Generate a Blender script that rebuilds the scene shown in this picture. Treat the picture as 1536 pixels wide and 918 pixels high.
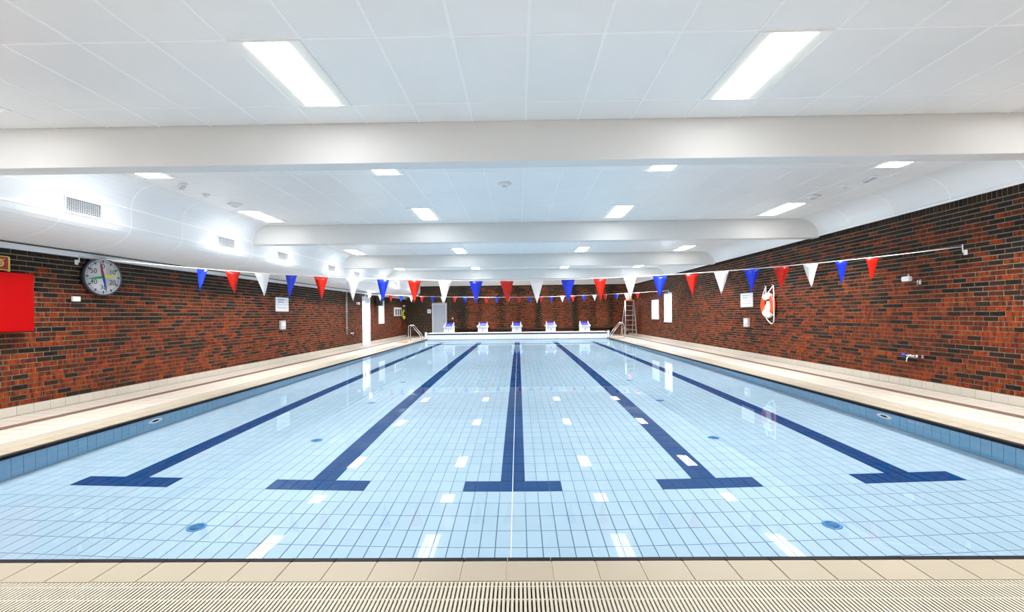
import bpy, bmesh, math, random
from mathutils import Matrix, Vector

S = bpy.context.scene
COL = S.collection
for _o in list(bpy.data.objects):
    bpy.data.objects.remove(_o, do_unlink=True)
random.seed(11)

# ------------------------------------------------------------------ camera
CX, CH, F = 0.0785, 1.419, 708.23
YAW, ROLL, VY = 0.0136, 0.0108, 12.22
cd = bpy.data.cameras.new('camera')
cam = bpy.data.objects.new('camera', cd)
COL.objects.link(cam)
cd.sensor_fit = 'HORIZONTAL'
cd.sensor_width = 36.0
cd.lens = 36.0 * F / 1536.0
cd.shift_y = VY / 1536.0
cd.clip_start, cd.clip_end = 0.05, 200
cam.matrix_world = (Matrix.Translation((CX, 0, CH)) @ Matrix.Rotation(YAW, 4, 'Z')
                    @ Matrix.Rotation(math.pi / 2, 4, 'X') @ Matrix.Rotation(-ROLL, 4, 'Z'))
S.camera = cam

# ------------------------------------------------------------------ world, exposure, light levels
world = bpy.data.worlds.new('outdoors')
S.world = world
world.use_nodes = True
bg = world.node_tree.nodes['Background']
bg.inputs[0].default_value = (0.80, 0.90, 1.0, 1)
bg.inputs[1].default_value = 3.5
S.view_settings.view_transform = 'Standard'
S.view_settings.look = 'None'
S.view_settings.gamma = 1.0
S.view_settings.use_curve_mapping = False
S.view_settings.exposure = 2.24
LAMP_WATTS = 62.0        # each ceiling fitting over the pool
LAMP_SIDE = 0.38         # share of that for the fittings over the decks
LAMP_SPREAD = 125.0      # louvred beam, degrees
LAMP_FACE = 3.0         # glow of its diffuser strips
S.cycles.max_bounces = 12
S.cycles.diffuse_bounces = 6
S.cycles.glossy_bounces = 5
S.cycles.transmission_bounces = 8
S.cycles.caustics_reflective = True
S.cycles.caustics_refractive = True
S.cycles.sample_clamp_indirect = 10.0
S.cycles.use_denoising = True

# ------------------------------------------------------------------ room dimensions (metres)
XW = 7.34                 # brick faces of the side walls
YB = 31.2                 # back wall
YF = -1.6                 # wall behind the camera
ZC = 3.65                 # ceiling
ZL, ZR = 2.455, 3.22      # top of the brickwork, left and right
PX = 5.292                # pool inner half width
P0, P1 = 2.765, 27.765    # pool inner near and far faces
WZ = -0.03                # water level
PD = 0.95                 # pool floor depth
TW, TL = 0.126, 0.25      # pool tile
BEAMS = [5.45 + 6.02 * i for i in range(4)]
BEAM_T, BEAM_Z = 0.26, 3.187


def project(p):
    X, Y, Z = p[0] - CX, p[1], p[2] - CH
    xr = X * math.cos(YAW) + Y * math.sin(YAW)
    yr = -X * math.sin(YAW) + Y * math.cos(YAW)
    if yr < 0.3:
        return None
    u, v = F * xr / yr, -F * Z / yr
    return (768 + u * math.cos(ROLL) + v * math.sin(ROLL),
            459 + VY - u * math.sin(ROLL) + v * math.cos(ROLL), yr)


def size_rank(p):
    """smaller is larger in the photograph; things out of the frame come last"""
    q = project(p)
    if q is None:
        return 1e9
    if -12 < q[0] < 1548 and -10 < q[1] < 928:
        return q[2]
    return 1e6 + (p[1] - 4) ** 2 + p[0] ** 2


# ------------------------------------------------------------------ materials
MATS = {}


def nmat(name):
    m = bpy.data.materials.new(name)
    m.use_nodes = True
    MATS[name] = m
    nt = m.node_tree
    return m, nt, nt.nodes['Principled BSDF']


def mat(name, col, rough=0.5, metal=0.0, spec=0.5, var=0.0, vscale=6.0, bump=0.0, bscale=60.0, emit=0.0):
    """plain procedural material with a little noise in colour and relief"""
    m, nt, b = nmat(name)
    b.inputs['Roughness'].default_value = rough
    b.inputs['Metallic'].default_value = metal
    b.inputs['Specular IOR Level'].default_value = spec
    geo = nt.nodes.new('ShaderNodeNewGeometry')
    no = nt.nodes.new('ShaderNodeTexNoise')
    no.inputs['Scale'].default_value = vscale
    no.inputs['Detail'].default_value = 4
    nt.links.new(geo.outputs['Position'], no.inputs['Vector'])
    rp = nt.nodes.new('ShaderNodeValToRGB')
    lo = [max(0, c * (1 - var)) for c in col]
    hi = [min(1, c * (1 + var)) for c in col]
    rp.color_ramp.elements[0].position, rp.color_ramp.elements[1].position = 0.3, 0.7
    rp.color_ramp.elements[0].color = (*lo, 1)
    rp.color_ramp.elements[1].color = (*hi, 1)
    nt.links.new(no.outputs['Fac'], rp.inputs['Fac'])
    nt.links.new(rp.outputs['Color'], b.inputs['Base Color'])
    if bump:
        n2 = nt.nodes.new('ShaderNodeTexNoise')
        n2.inputs['Scale'].default_value = bscale
        nt.links.new(geo.outputs['Position'], n2.inputs['Vector'])
        bp = nt.nodes.new('ShaderNodeBump')
        bp.inputs['Strength'].default_value = bump
        bp.inputs['Distance'].default_value = 0.004
        nt.links.new(n2.outputs['Fac'], bp.inputs['Height'])
        nt.links.new(bp.outputs['Normal'], b.inputs['Normal'])
    if emit:
        b.inputs['Emission Color'].default_value = (1, 1, 1, 1)
        b.inputs['Emission Strength'].default_value = emit
    return m


def srgb(r, g, b):
    f = lambda c: c / 12.92 if c <= 0.04045 else ((c + 0.055) / 1.055) ** 2.4
    return tuple(f(c / 255.0) for c in (r, g, b))


def mat_attr(name, rough, spec=0.5, dark=0.0, dcol=(0.02, 0.012, 0.01), scale=14.0, bump=0.0, stretch=None):
    """colour comes piece by piece from the 'col' attribute, with firing blotches"""
    m, nt, b = nmat(name)
    at = nt.nodes.new('ShaderNodeAttribute')
    at.attribute_name = 'col'
    geo = nt.nodes.new('ShaderNodeNewGeometry')
    no = nt.nodes.new('ShaderNodeTexNoise')
    no.inputs['Scale'].default_value = scale
    no.inputs['Detail'].default_value = 3
    nt.links.new(geo.outputs['Position'], no.inputs['Vector'])
    if stretch:
        mp = nt.nodes.new('ShaderNodeMapping')
        mp.inputs['Scale'].default_value = stretch
        nt.links.new(geo.outputs['Position'], mp.inputs['Vector'])
        nt.links.new(mp.outputs[0], no.inputs['Vector'])
    src = at.outputs['Color']
    if dark:
        rp = nt.nodes.new('ShaderNodeValToRGB')
        rp.color_ramp.elements[0].position, rp.color_ramp.elements[1].position = 0.44, 0.60
        rp.color_ramp.elements[0].color = (0, 0, 0, 1)
        rp.color_ramp.elements[1].color = (dark, dark, dark, 1)
        nt.links.new(no.outputs['Fac'], rp.inputs['Fac'])
        mx = nt.nodes.new('ShaderNodeMixRGB')
        mx.inputs['Color2'].default_value = (*dcol, 1)
        nt.links.new(rp.outputs['Color'], mx.inputs['Fac'])
        nt.links.new(src, mx.inputs['Color1'])
        src = mx.outputs['Color']
    nt.links.new(src, b.inputs['Base Color'])
    b.inputs['Roughness'].default_value = rough
    b.inputs['Specular IOR Level'].default_value = spec
    if bump:
        n2 = nt.nodes.new('ShaderNodeTexNoise')
        n2.inputs['Scale'].default_value = 45
        n2.inputs['Detail'].default_value = 5
        nt.links.new(geo.outputs['Position'], n2.inputs['Vector'])
        bp = nt.nodes.new('ShaderNodeBump')
        bp.inputs['Strength'].default_value = bump
        bp.inputs['Distance'].default_value = 0.006
        nt.links.new(n2.outputs['Fac'], bp.inputs['Height'])
        nt.links.new(bp.outputs['Normal'], b.inputs['Normal'])
    return m


M_BRICK = mat_attr('fired_brick', 0.55, 0.14, dark=0.88, scale=20, bump=0.35, dcol=(0.022, 0.013, 0.009), stretch=(1, 1, .3))
M_TILE = mat_attr('glazed_tile', 0.22, 0.4)
M_DECK = mat_attr('deck_tile', 0.45, 0.4)
M_MORTAR = mat('mortar', srgb(134, 125, 105), 0.9, var=0.15, vscale=20)
M_GROUT = mat('pool_grout', srgb(52, 100, 138), 0.8, var=0.08)
M_DGROUT = mat('deck_grout', srgb(150, 140, 125), 0.9, var=0.1)
M_WGROUT = mat('white_joint', srgb(232, 240, 244), 0.6)
M_PANEL = mat('ceiling_panel', srgb(243, 243, 242), 0.30, spec=0.35, var=0.012, vscale=1.3, bump=0.05, bscale=200)
M_GRID = mat('ceiling_grid', srgb(252, 252, 252), 0.5)
M_PLASTER = mat('white_plaster', srgb(226, 226, 224), 0.55, var=0.012, vscale=1.2)
M_BULK = mat('bulkhead_paint', srgb(236, 238, 240), 0.4, spec=0.3, var=0.012, vscale=1.0)
M_WHITE = mat('white_paint', srgb(240, 241, 242), 0.4, var=0.01)
M_CREAM = mat('reflector_cream', srgb(244, 243, 236), 0.35)
M_RAIL = mat('rail_grey_white', srgb(215, 220, 226), 0.4)
M_BLACK = mat('black_rubber', srgb(22, 22, 26), 0.5, var=0.1)
M_DARKMETAL = mat('dark_metal', srgb(40, 42, 48), 0.4, metal=0.3)
M_NOSE = mat('black_nosing', srgb(12, 13, 19), 0.5, spec=0.15, var=0.15, vscale=4)
M_STEEL = mat('stainless_steel', srgb(205, 208, 212), 0.22, metal=1.0)
M_CHROME = mat('chrome', srgb(225, 228, 232), 0.12, metal=1.0)
M_ALU = mat('aluminium', srgb(200, 203, 208), 0.35, metal=0.8)
M_GRATE = mat('grate_plastic', srgb(147, 143, 131), 0.5, var=0.05, vscale=3)
M_GUTTER = mat('gutter_dark', srgb(70, 60, 48), 0.8, var=0.2)
M_RED = mat('red_enamel', srgb(158, 0, 2), 0.5, spec=0.1, var=0.03)
M_RED2 = mat('sign_red', srgb(160, 12, 18), 0.4)
M_LUM = mat('photoluminescent', srgb(205, 200, 90), 0.5)
M_FRED = mat('pennant_red', srgb(206, 28, 14), 0.35, var=0.12, vscale=22)
M_FBLUE = mat('pennant_blue', srgb(22, 52, 205), 0.35, var=0.15, vscale=22)
M_FWHITE = mat('pennant_white', srgb(245, 246, 247), 0.4, var=0.02, vscale=20)
M_ROPE = mat('white_rope', srgb(240, 240, 240), 0.7)
M_ORANGE = mat('orange_plastic', srgb(228, 78, 30), 0.4, var=0.06)
M_CLOCK = mat('clock_face', srgb(238, 239, 242), 0.4)
M_INK = mat('black_ink', srgb(25, 27, 34), 0.6)
M_HRED = mat('hand_red', srgb(140, 12, 28), 0.4)
M_HYEL = mat('hand_yellow', srgb(214, 212, 12), 0.4)
M_HBLU = mat('hand_blue', srgb(18, 58, 165), 0.4)
M_HGRN = mat('hand_green', srgb(24, 150, 62), 0.4)
M_SIGN = mat('sign_white', srgb(236, 238, 244), 0.4)
M_SBLUE = mat('sign_blue_print', srgb(120, 145, 200), 0.5)
M_SPINK = mat('sign_pink_print', srgb(205, 170, 185), 0.5)
M_SGREY = mat('sign_grey_rule', srgb(170, 178, 188), 0.5)
M_SGREEN = mat('sign_green_print', srgb(165, 195, 190), 0.5)
M_GREYBOX = mat('grey_plastic', srgb(196, 198, 202), 0.5)
M_DOOR = mat('door_grey', srgb(176, 186, 204), 0.4, var=0.02)
M_FRAME = mat('frame_grey', srgb(205, 212, 224), 0.4)
M_BLOCK = mat('block_white', srgb(240, 243, 246), 0.35)
M_BLUE = mat('block_blue', srgb(62, 62, 180), 0.5, var=0.05)
M_NAVY = mat('navy_tile', srgb(24, 34, 62), 0.3)
M_LIME = mat('lime_plastic', srgb(176, 196, 40), 0.45)
M_DRAIN = mat('drain_blue', srgb(60, 120, 170), 0.35, var=0.1)
M_DRAIN2 = mat('drain_slot', srgb(20, 60, 110), 0.5)
M_TOE = mat('orange_mat', srgb(225, 80, 50), 0.7)
M_VENTDARK = mat('vent_cavity', srgb(60, 63, 67), 0.8)
M_DIFF = mat('lit_diffuser', (1, 1, 1), 0.4, emit=LAMP_FACE)


def glass_mat(name, col, ior, rough=0.0):
    m, nt, b = nmat(name)
    b.inputs['Base Color'].default_value = (*col, 1)
    b.inputs['Roughness'].default_value = rough
    b.inputs['IOR'].default_value = ior
    b.inputs['Transmission Weight'].default_value = 1.0
    return m




def water_mat(name):
    """refracting water; mirror share softened as through the photographer's polarising filter"""
    m, nt, b = nmat(name)
    out = nt.nodes['Material Output']
    nt.nodes.remove(b)
    rf = nt.nodes.new('ShaderNodeBsdfRefraction')
    rf.inputs['Color'].default_value = (0.93, 0.98, 1.0, 1)
    rf.inputs['Roughness'].default_value = 0.0
    rf.inputs['IOR'].default_value = 1.333
    gl = nt.nodes.new('ShaderNodeBsdfGlossy')
    gl.inputs['Roughness'].default_value = 0.0
    fr = nt.nodes.new('ShaderNodeFresnel')
    fr.inputs['IOR'].default_value = 1.333
    geo = nt.nodes.new('ShaderNodeNewGeometry')
    sc = nt.nodes.new('ShaderNodeMapRange')
    sc.inputs['To Min'].default_value = 0.5
    sc.inputs['To Max'].default_value = 1.0
    nt.links.new(geo.outputs['Backfacing'], sc.inputs['Value'])
    mu = nt.nodes.new('ShaderNodeMath'); mu.operation = 'MULTIPLY'
    nt.links.new(fr.outputs[0], mu.inputs[0])
    nt.links.new(sc.outputs[0], mu.inputs[1])
    mx = nt.nodes.new('ShaderNodeMixShader')
    nt.links.new(mu.outputs[0], mx.inputs[0])
    nt.links.new(rf.outputs[0], mx.inputs[1])
    nt.links.new(gl.outputs[0], mx.inputs[2])
    nt.links.new(mx.outputs[0], out.inputs['Surface'])
    return m


M_WATER = water_mat('still_water')


def pane_mat(name):
    """thin frosted pane: part transparent, part milky"""
    m, nt, b = nmat(name)
    out = nt.nodes['Material Output']
    tr = nt.nodes.new('ShaderNodeBsdfTranslucent')
    tr.inputs['Color'].default_value = (0.93, 0.96, 1, 1)
    tp = nt.nodes.new('ShaderNodeBsdfTransparent')
    gl = nt.nodes.new('ShaderNodeBsdfGlossy')
    gl.inputs['Roughness'].default_value = 0.05
    m1, m2 = nt.nodes.new('ShaderNodeMixShader'), nt.nodes.new('ShaderNodeMixShader')
    m1.inputs[0].default_value = 0.45
    m2.inputs[0].default_value = 0.07
    nt.links.new(tr.outputs[0], m1.inputs[1])
    nt.links.new(tp.outputs[0], m1.inputs[2])
    nt.links.new(m1.outputs[0], m2.inputs[1])
    nt.links.new(gl.outputs[0], m2.inputs[2])
    nt.links.new(m2.outputs[0], out.inputs['Surface'])
    return m


M_PANE = pane_mat('frosted_pane')


def plain_brick_mat(name):
    """brick for the wall behind the camera"""
    m, nt, b = nmat(name)
    geo = nt.nodes.new('ShaderNodeNewGeometry')
    sx = nt.nodes.new('ShaderNodeSeparateXYZ')
    cx = nt.nodes.new('ShaderNodeCombineXYZ')
    ad = nt.nodes.new('ShaderNodeMath')
    nt.links.new(geo.outputs['Position'], sx.inputs[0])
    nt.links.new(sx.outputs['X'], ad.inputs[0])
    nt.links.new(sx.outputs['Y'], ad.inputs[1])
    nt.links.new(ad.outputs[0], cx.inputs['X'])
    nt.links.new(sx.outputs['Z'], cx.inputs['Y'])
    br = nt.nodes.new('ShaderNodeTexBrick')
    br.inputs['Scale'].default_value = 1.0
    br.inputs['Brick Width'].default_value = 0.237
    br.inputs['Row Height'].default_value = 0.0772
    br.inputs['Mortar Size'].default_value = 0.006
    br.inputs['Color1'].default_value = (*srgb(150, 66, 34), 1)
    br.inputs['Color2'].default_value = (*srgb(70, 42, 32), 1)
    br.inputs['Mortar'].default_value = (*srgb(150, 140, 122), 1)
    nt.links.new(cx.outputs[0], br.inputs['Vector'])
    nt.links.new(br.outputs['Color'], b.inputs['Base Color'])
    b.inputs['Roughness'].default_value = 0.5
    return m


M_WALLBRICK = plain_brick_mat('brickwork_plain')


# ------------------------------------------------------------------ mesh helpers
class MB:
    def __init__(self):
        self.v, self.f, self.c, self.sm = [], [], [], []

    def face(self, idx, col=None, smooth=False):
        self.f.append(tuple(idx)); self.c.append(col); self.sm.append(smooth)

    def quad(self, a, b, c, d, col=None):
        n = len(self.v); self.v += [tuple(a), tuple(b), tuple(c), tuple(d)]
        self.face((n, n + 1, n + 2, n + 3), col)
        return self

    def box(self, x0, x1, y0, y1, z0, z1, col=None, skip=''):
        n = len(self.v)
        self.v += [(x0, y0, z0), (x1, y0, z0), (x1, y1, z0), (x0, y1, z0),
                   (x0, y0, z1), (x1, y0, z1), (x1, y1, z1), (x0, y1, z1)]
        for key, q in (('b', (0, 3, 2, 1)), ('t', (4, 5, 6, 7)), ('f', (0, 1, 5, 4)),
                       ('k', (2, 3, 7, 6)), ('l', (3, 0, 4, 7)), ('r', (1, 2, 6, 5))):
            if key not in skip:
                self.face([n + i for i in q], col)
        return self

    def bbox(self, x0, x1, y0, y1, z0, z1, b=0.01, col=None):
        """box with chamfered edges"""
        bm = bmesh.new()
        bmesh.ops.create_cube(bm, size=1)
        for w in bm.verts:
            w.co = Vector(((x0 + x1) / 2 + w.co.x * (x1 - x0), (y0 + y1) / 2 + w.co.y * (y1 - y0),
                           (z0 + z1) / 2 + w.co.z * (z1 - z0)))
        bmesh.ops.bevel(bm, geom=list(bm.edges), offset=b, segments=2, profile=0.6, affect='EDGES')
        self.add_bm(bm, col); bm.free()
        return self

    def add_bm(self, bm, col=None, smooth=False):
        n = len(self.v)
        bm.verts.index_update()
        self.v += [tuple(w.co) for w in bm.verts]
        for f in bm.faces:
            self.face([n + w.index for w in f.verts], col, smooth)

    def tube(self, pts, r, seg=8, cap=True, col=None):
        pts = [Vector(p) for p in pts]
        n0 = len(self.v)
        up = None
        for i, p in enumerate(pts):
            t = (pts[min(i + 1, len(pts) - 1)] - pts[max(i - 1, 0)]).normalized()
            if up is None:
                a = Vector((0, 0, 1)) if abs(t.z) < 0.9 else Vector((1, 0, 0))
                up = t.cross(a).normalized()
            up = (up - t * up.dot(t)).normalized()
            s = t.cross(up)
            rr = r[i] if isinstance(r, (list, tuple)) else r
            for k in range(seg):
                a = 2 * math.pi * k / seg
                self.v.append(tuple(p + up * math.cos(a) * rr + s * math.sin(a) * rr))
        for i in range(len(pts) - 1):
            for k in range(seg):
                k2 = (k + 1) % seg
                self.face((n0 + i * seg + k, n0 + i * seg + k2, n0 + (i + 1) * seg + k2, n0 + (i + 1) * seg + k), col, True)
        if cap:
            self.face([n0 + k for k in range(seg)][::-1], col)
            self.face([n0 + (len(pts) - 1) * seg + k for k in range(seg)], col)
        return self

    def lathe(self, prof, c=(0, 0, 0), axis='z', seg=32, col=None, smooth=True, cap=True):
        """profile of (radius, height) turned about an axis"""
        n0 = len(self.v)
        for r, hgt in prof:
            for k in range(seg):
                a = 2 * math.pi * k / seg
                x, y = r * math.cos(a), r * math.sin(a)
                p = {'z': (x, y, hgt), 'x': (hgt, x, y), 'y': (y, hgt, x)}[axis]
                self.v.append((c[0] + p[0], c[1] + p[1], c[2] + p[2]))
        for i in range(len(prof) - 1):
            for k in range(seg):
                k2 = (k + 1) % seg
                self.face((n0 + i * seg + k, n0 + i * seg + k2, n0 + (i + 1) * seg + k2, n0 + (i + 1) * seg + k), col, smooth)
        if cap and prof[0][0] > 1e-6:
            self.face([n0 + k for k in range(seg)][::-1], col)
        if cap and prof[-1][0] > 1e-6:
            self.face([n0 + (len(prof) - 1) * seg + k for k in range(seg)], col)
        return self

    def extrude_y(self, prof, y0, y1, col=None, smooth=False):
        """open profile of (x, z) swept along y"""
        n = len(self.v); m = len(prof)
        self.v += [(x, y0, z) for x, z in prof] + [(x, y1, z) for x, z in prof]
        for i in range(m - 1):
            self.face((n + i, n + i + 1, n + m + i + 1, n + m + i), col, smooth)
        return self

    def poly_prism(self, pts, z0, z1, col=None):
        """polygon in xy made solid from z0 to z1"""
        n = len(self.v); m = len(pts)
        self.v += [(x, y, z0) for x, y in pts] + [(x, y, z1) for x, y in pts]
        self.face([n + i for i in range(m)][::-1], col)
        self.face([n + m + i for i in range(m)], col)
        for i in range(m):
            j = (i + 1) % m
            self.face((n + i, n + j, n + m + j, n + m + i), col)
        return self

    def mesh(self, name, material):
        me = bpy.data.meshes.new(name)
        me.from_pydata(self.v, [], self.f)
        if any(self.sm):
            me.polygons.foreach_set('use_smooth', self.sm)
        if self.c and self.c[0] is not None:
            at = me.color_attributes.new('col', 'FLOAT_COLOR', 'CORNER')
            buf = []
            for f, c in zip(self.f, self.c):
                buf += [c[0], c[1], c[2], 1.0] * len(f)
            at.data.foreach_set('color', buf)
        me.materials.append(material)
        me.update()
        return me

    def build(self, name, material, parent=None, kind=None):
        return put(name, self.mesh(name, material), parent, kind=kind)


def put(name, me, parent=None, loc=None, rot=None, kind=None):
    o = bpy.data.objects.new(name, me)
    COL.objects.link(o)
    if parent is not None:
        o.parent = parent
    if loc is not None:
        o.location = loc
    if rot is not None:
        o.rotation_euler = rot
    if kind:
        o['kind'] = kind
    return o


def tag(o, label=None, cat=None, group=None, kind=None):
    if label: o['label'] = label
    if cat: o['category'] = cat
    if group: o['group'] = group
    if kind: o['kind'] = kind
    return o


def thing(name, label, cat, loc=(0, 0, 0), rz=0.0, group=None, matrix=None):
    o = bpy.data.objects.new(name, None)
    COL.objects.link(o)
    o.empty_display_size = 0.1
    if matrix is not None:
        o.matrix_world = matrix
    else:
        o.location = loc
        o.rotation_euler = (0, 0, rz)
    return tag(o, label, cat, group)


def copy_tree(root, loc=None, matrix=None, label=None, group=None):
    r = root.copy(); COL.objects.link(r)
    if matrix is not None: r.matrix_world = matrix
    elif loc is not None: r.location = loc
    if label: r['label'] = label
    if group: r['group'] = group
    for ch in root.children:
        c = ch.copy(); COL.objects.link(c); c.parent = r
        for g in ch.children:
            d = g.copy(); COL.objects.link(d); d.parent = c
    return r


def frame(right, up, out, pos):
    return Matrix(((right[0], up[0], out[0], pos[0]), (right[1], up[1], out[1], pos[1]),
                   (right[2], up[2], out[2], pos[2]), (0, 0, 0, 1)))


def on_left(y, z, d=0.0):      # local x runs into the room (+Y), y up, z out of the wall
    return frame((0, 1, 0), (0, 0, 1), (1, 0, 0), (-XW + d, y, z))


def on_right(y, z, d=0.0):
    return frame((0, -1, 0), (0, 0, 1), (-1, 0, 0), (XW - d, y, z))


def on_back(x, z, d=0.0):
    return frame((1, 0, 0), (0, 0, 1), (0, -1, 0), (x, YB - d, z))


def text_mesh(body, size, material, depth=0.001):
    cu = bpy.data.curves.new('lettering', 'FONT')
    cu.body = body; cu.size = size; cu.align_x = 'CENTER'; cu.align_y = 'CENTER'
    cu.extrude = depth
    o = bpy.data.objects.new('lettering', cu)
    COL.objects.link(o)
    dg = bpy.context.evaluated_depsgraph_get()
    me = bpy.data.meshes.new_from_object(o.evaluated_get(dg))
    bpy.data.objects.remove(o)
    me.materials.clear(); me.materials.append(material)
    return me


def jit(c, a):
    k = 1 + random.uniform(-a, a)
    return tuple(max(0.0, x * k) for x in c)


def split_parts(pieces, limit, rank):
    """pieces: list of dicts with 'c' centre. The largest in view come first"""
    order = sorted(range(len(pieces)), key=lambda i: rank(pieces[i]['c']))
    return set(order[:limit])


# ================================================================== STRUCTURE
# ------------------------------------------------------------------ floor (deck round the pool)
NX = PX + 0.045           # outer edge of the black nosing
NY = P0 - 0.048
fl = MB()
G0 = NY - 0.205 - 0.008   # pool-side end of the front grate
GD = 0.31
GX = NX + 0.205 + 0.008
for sgn in (-1, 1):
    for (a_, b_, zt) in ((NX, GX, -.006), (GX, GX + .272, -.09), (GX + .272, XW + .1, -.006)):
        x0, x1 = sorted((sgn * a_, sgn * b_))
        fl.box(x0, x1, P0, P1, -.12, zt)
    x0, x1 = sorted((sgn * NX, sgn * (XW + .1)))
    fl.box(x0, x1, YF, G0 - GD, -.12, -.006); fl.box(x0, x1, P1, YB + .1, -.12, -.006)
    x0, x1 = sorted((sgn * 5.63, sgn * (XW + .1)))
    fl.box(x0, x1, G0 - GD, G0, -.12, -.006)
    x0, x1 = sorted((sgn * NX, sgn * (XW + .1)))
    fl.box(x0, x1, G0, P0, -.12, -.006)
fl.box(-NX, NX, YF, G0 - GD, -.12, -.006)
fl.box(-5.63, 5.63, G0 - GD, G0, -.12, -.09)
fl.box(-NX, NX, G0, NY, -.12, -.006)
fl.box(-NX, NX, P1 + .3, YB + .1, -.12, -.006)
floor = fl.build('floor', M_DGROUT, kind='structure')
tag(floor, 'cream tiled pool deck with dark line and overflow grate', 'floor')

# black nosing and tan coping, one tile after the other
TAN = srgb(129, 123, 109)
def nose_piece(length, axis):
    m = MB()
    # rounded lip: profile across, local a = across (0 = water side), z
    prof = [(0.0, -0.09), (0.0, -0.012), (0.004, -0.004), (0.012, 0.0), (0.047, 0.0), (0.047, -0.09)]
    n = len(prof)
    h = length / 2
    if axis == 'x':
        m.v = [(-h, -a, z) for a, z in prof] + [(h, -a, z) for a, z in prof]
    else:
        m.v = [(a, -h, z) for a, z in prof] + [(a, h, z) for a, z in prof]
    for i in range(n):
        j = (i + 1) % n
        m.face((i, j, n + j, n + i))
    m.face(range(n)); m.face(range(n, 2 * n))
    me = m.mesh('nosing', M_NOSE)
    bm = bmesh.new(); bm.from_mesh(me); bmesh.ops.recalc_face_normals(bm, faces=bm.faces); bm.to_mesh(me); bm.free()
    return me
nose_x, nose_y = nose_piece(0.246, 'x'), nose_piece(0.246, 'y')
CW = 0.205                # tan coping width
def tile_mesh(sx, sy, col, name='tile', m=M_DECK, h=0.008, ch=0.003):
    b = MB()
    n = 0
    b.v = [(-sx/2, -sy/2, -h), (sx/2, -sy/2, -h), (sx/2, sy/2, -h), (-sx/2, sy/2, -h),
           (-sx/2 + ch, -sy/2 + ch, 0), (sx/2 - ch, -sy/2 + ch, 0), (sx/2 - ch, sy/2 - ch, 0), (-sx/2 + ch, sy/2 - ch, 0)]
    for q in ((4, 5, 6, 7), (0, 1, 5, 4), (1, 2, 6, 5), (2, 3, 7, 6), (3, 0, 4, 7)):
        b.face(q, col)
    return b.mesh(name, m)
cop_f = [tile_mesh(0.246, CW, jit(TAN, 0.05), 'coping_tile') for _ in range(6)]
cop_s = [tile_mesh(CW, 0.246, jit(TAN, 0.05), 'coping_tile') for _ in range(6)]
for i in range(-27, 28):
    x = (i + 0.5) * 0.25
    if abs(x) < NX + 0.1:
        put('nosing_tile', nose_x, floor, (x, P0, 0))
    if abs(x) < 5.7:
        put('coping_tile', random.choice(cop_f), floor, (x, NY - CW / 2 - 0.002, 0.0))
for k in range(100):
    y = P0 + (k + 0.5) * 0.25
    for s in (-1, 1):
        o = put('nosing_tile', nose_y, floor, (s * PX, y, 0))
        if s < 0: o.rotation_euler.z = math.pi
        put('coping_tile', random.choice(cop_s), floor, (s * (NX + CW / 2 + 0.002), y, 0.0))
# overflow grates: front bars one by one, side bars too fine to part
bar = MB().box(-0.0065, 0.0065, -GD, 0, -0.025, 0.0).mesh('grate_bar', M_GRATE)
xs = [-5.6 + i * 0.0215 for i in range(521)]
near = sorted(xs, key=lambda x: abs(x))[:296]
nearset = set(near)
rest = MB()
for x in xs:
    if x in nearset:
        put('grate_bar', bar, floor, (x, G0, 0.0))
    else:
        rest.box(x - 0.0065, x + 0.0065, G0 - GD, G0, -0.025, 0.0)
rest.build('grate_bar_rest', M_GRATE, floor, kind='stuff')
for dy in (0.04, 0.152, 0.264):
    put('grate_rod', MB().box(-5.61, 5.61, -0.004, 0.004, -0.012, -0.0015).mesh('grate_rod', M_GRATE), floor, (0, G0 - dy, 0.0))
MB().box(-5.63, 5.63, G0 - GD, G0, -.09, -.084).build('gutter_channel', M_GUTTER, floor)
for s in (-1, 1):
    a, b = sorted((s * GX, s * (GX + .272)))
    MB().box(a, b, P0, P1, -.09, -.084).build('gutter_channel', M_GUTTER, floor)
for s in (-1, 1):
    sg = MB()
    for i in range(1162):
        y = P0 + 0.01 + i * 0.0215
        a, b = sorted((s * GX, s * (GX + 0.27)))
        sg.box(a, b, y - 0.0075, y + 0.0075, -0.02, 0.0, skip='b')
    sg.build('side_grate', M_GRATE, floor, kind='stuff')
# deck tiles, with the dark line
CREAM = srgb(157, 152, 144)
BROWN = srgb(92, 74, 64)
X0 = GX + 0.28
cols = []                 # (x centre, width, colour)
L0, L1 = 6.575, 6.755
w = (L0 - X0) / 3
for i in range(3): cols.append((X0 + (i + .5) * w, w, CREAM))
cols.append(((L0 + L1) / 2, L1 - L0, BROWN))
w2 = (XW - 0.02 - L1) / 3
for i in range(3): cols.append((L1 + (i + .5) * w2, w2, CREAM))
pieces = []
for s in (-1, 1):
    for ci, (xc, wd, colr) in enumerate(cols):
        for k in range(int((YB - 1.4) / 0.25)):
            pieces.append(dict(c=(s * xc, 1.5 + (k + .5) * 0.25, 0.0), w=wd, col=colr, ci=ci))
lines = [p for p in pieces if p['ci'] == 3]
plain = [p for p in pieces if p['ci'] != 3]
rest = MB()
for grp, nm in ((plain, 'deck_tile'), (lines, 'dark_tile')):
    big = split_parts(grp, 296, size_rank)
    cache = {}
    for i, p in enumerate(grp):
        if i in big:
            key = (round(p['w'], 4), random.randrange(5))
            if key not in cache:
                cache[key] = tile_mesh(p['w'] - 0.005, 0.245, jit(p['col'], 0.04), nm)
            put(nm, cache[key], floor, p['c'])
        else:
            c = p['c']
            rest.box(c[0] - p['w'] / 2 + .0025, c[0] + p['w'] / 2 - .0025, c[1] - .1225, c[1] + .1225, -0.008, 0, jit(p['col'], .04), 'b')
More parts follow.
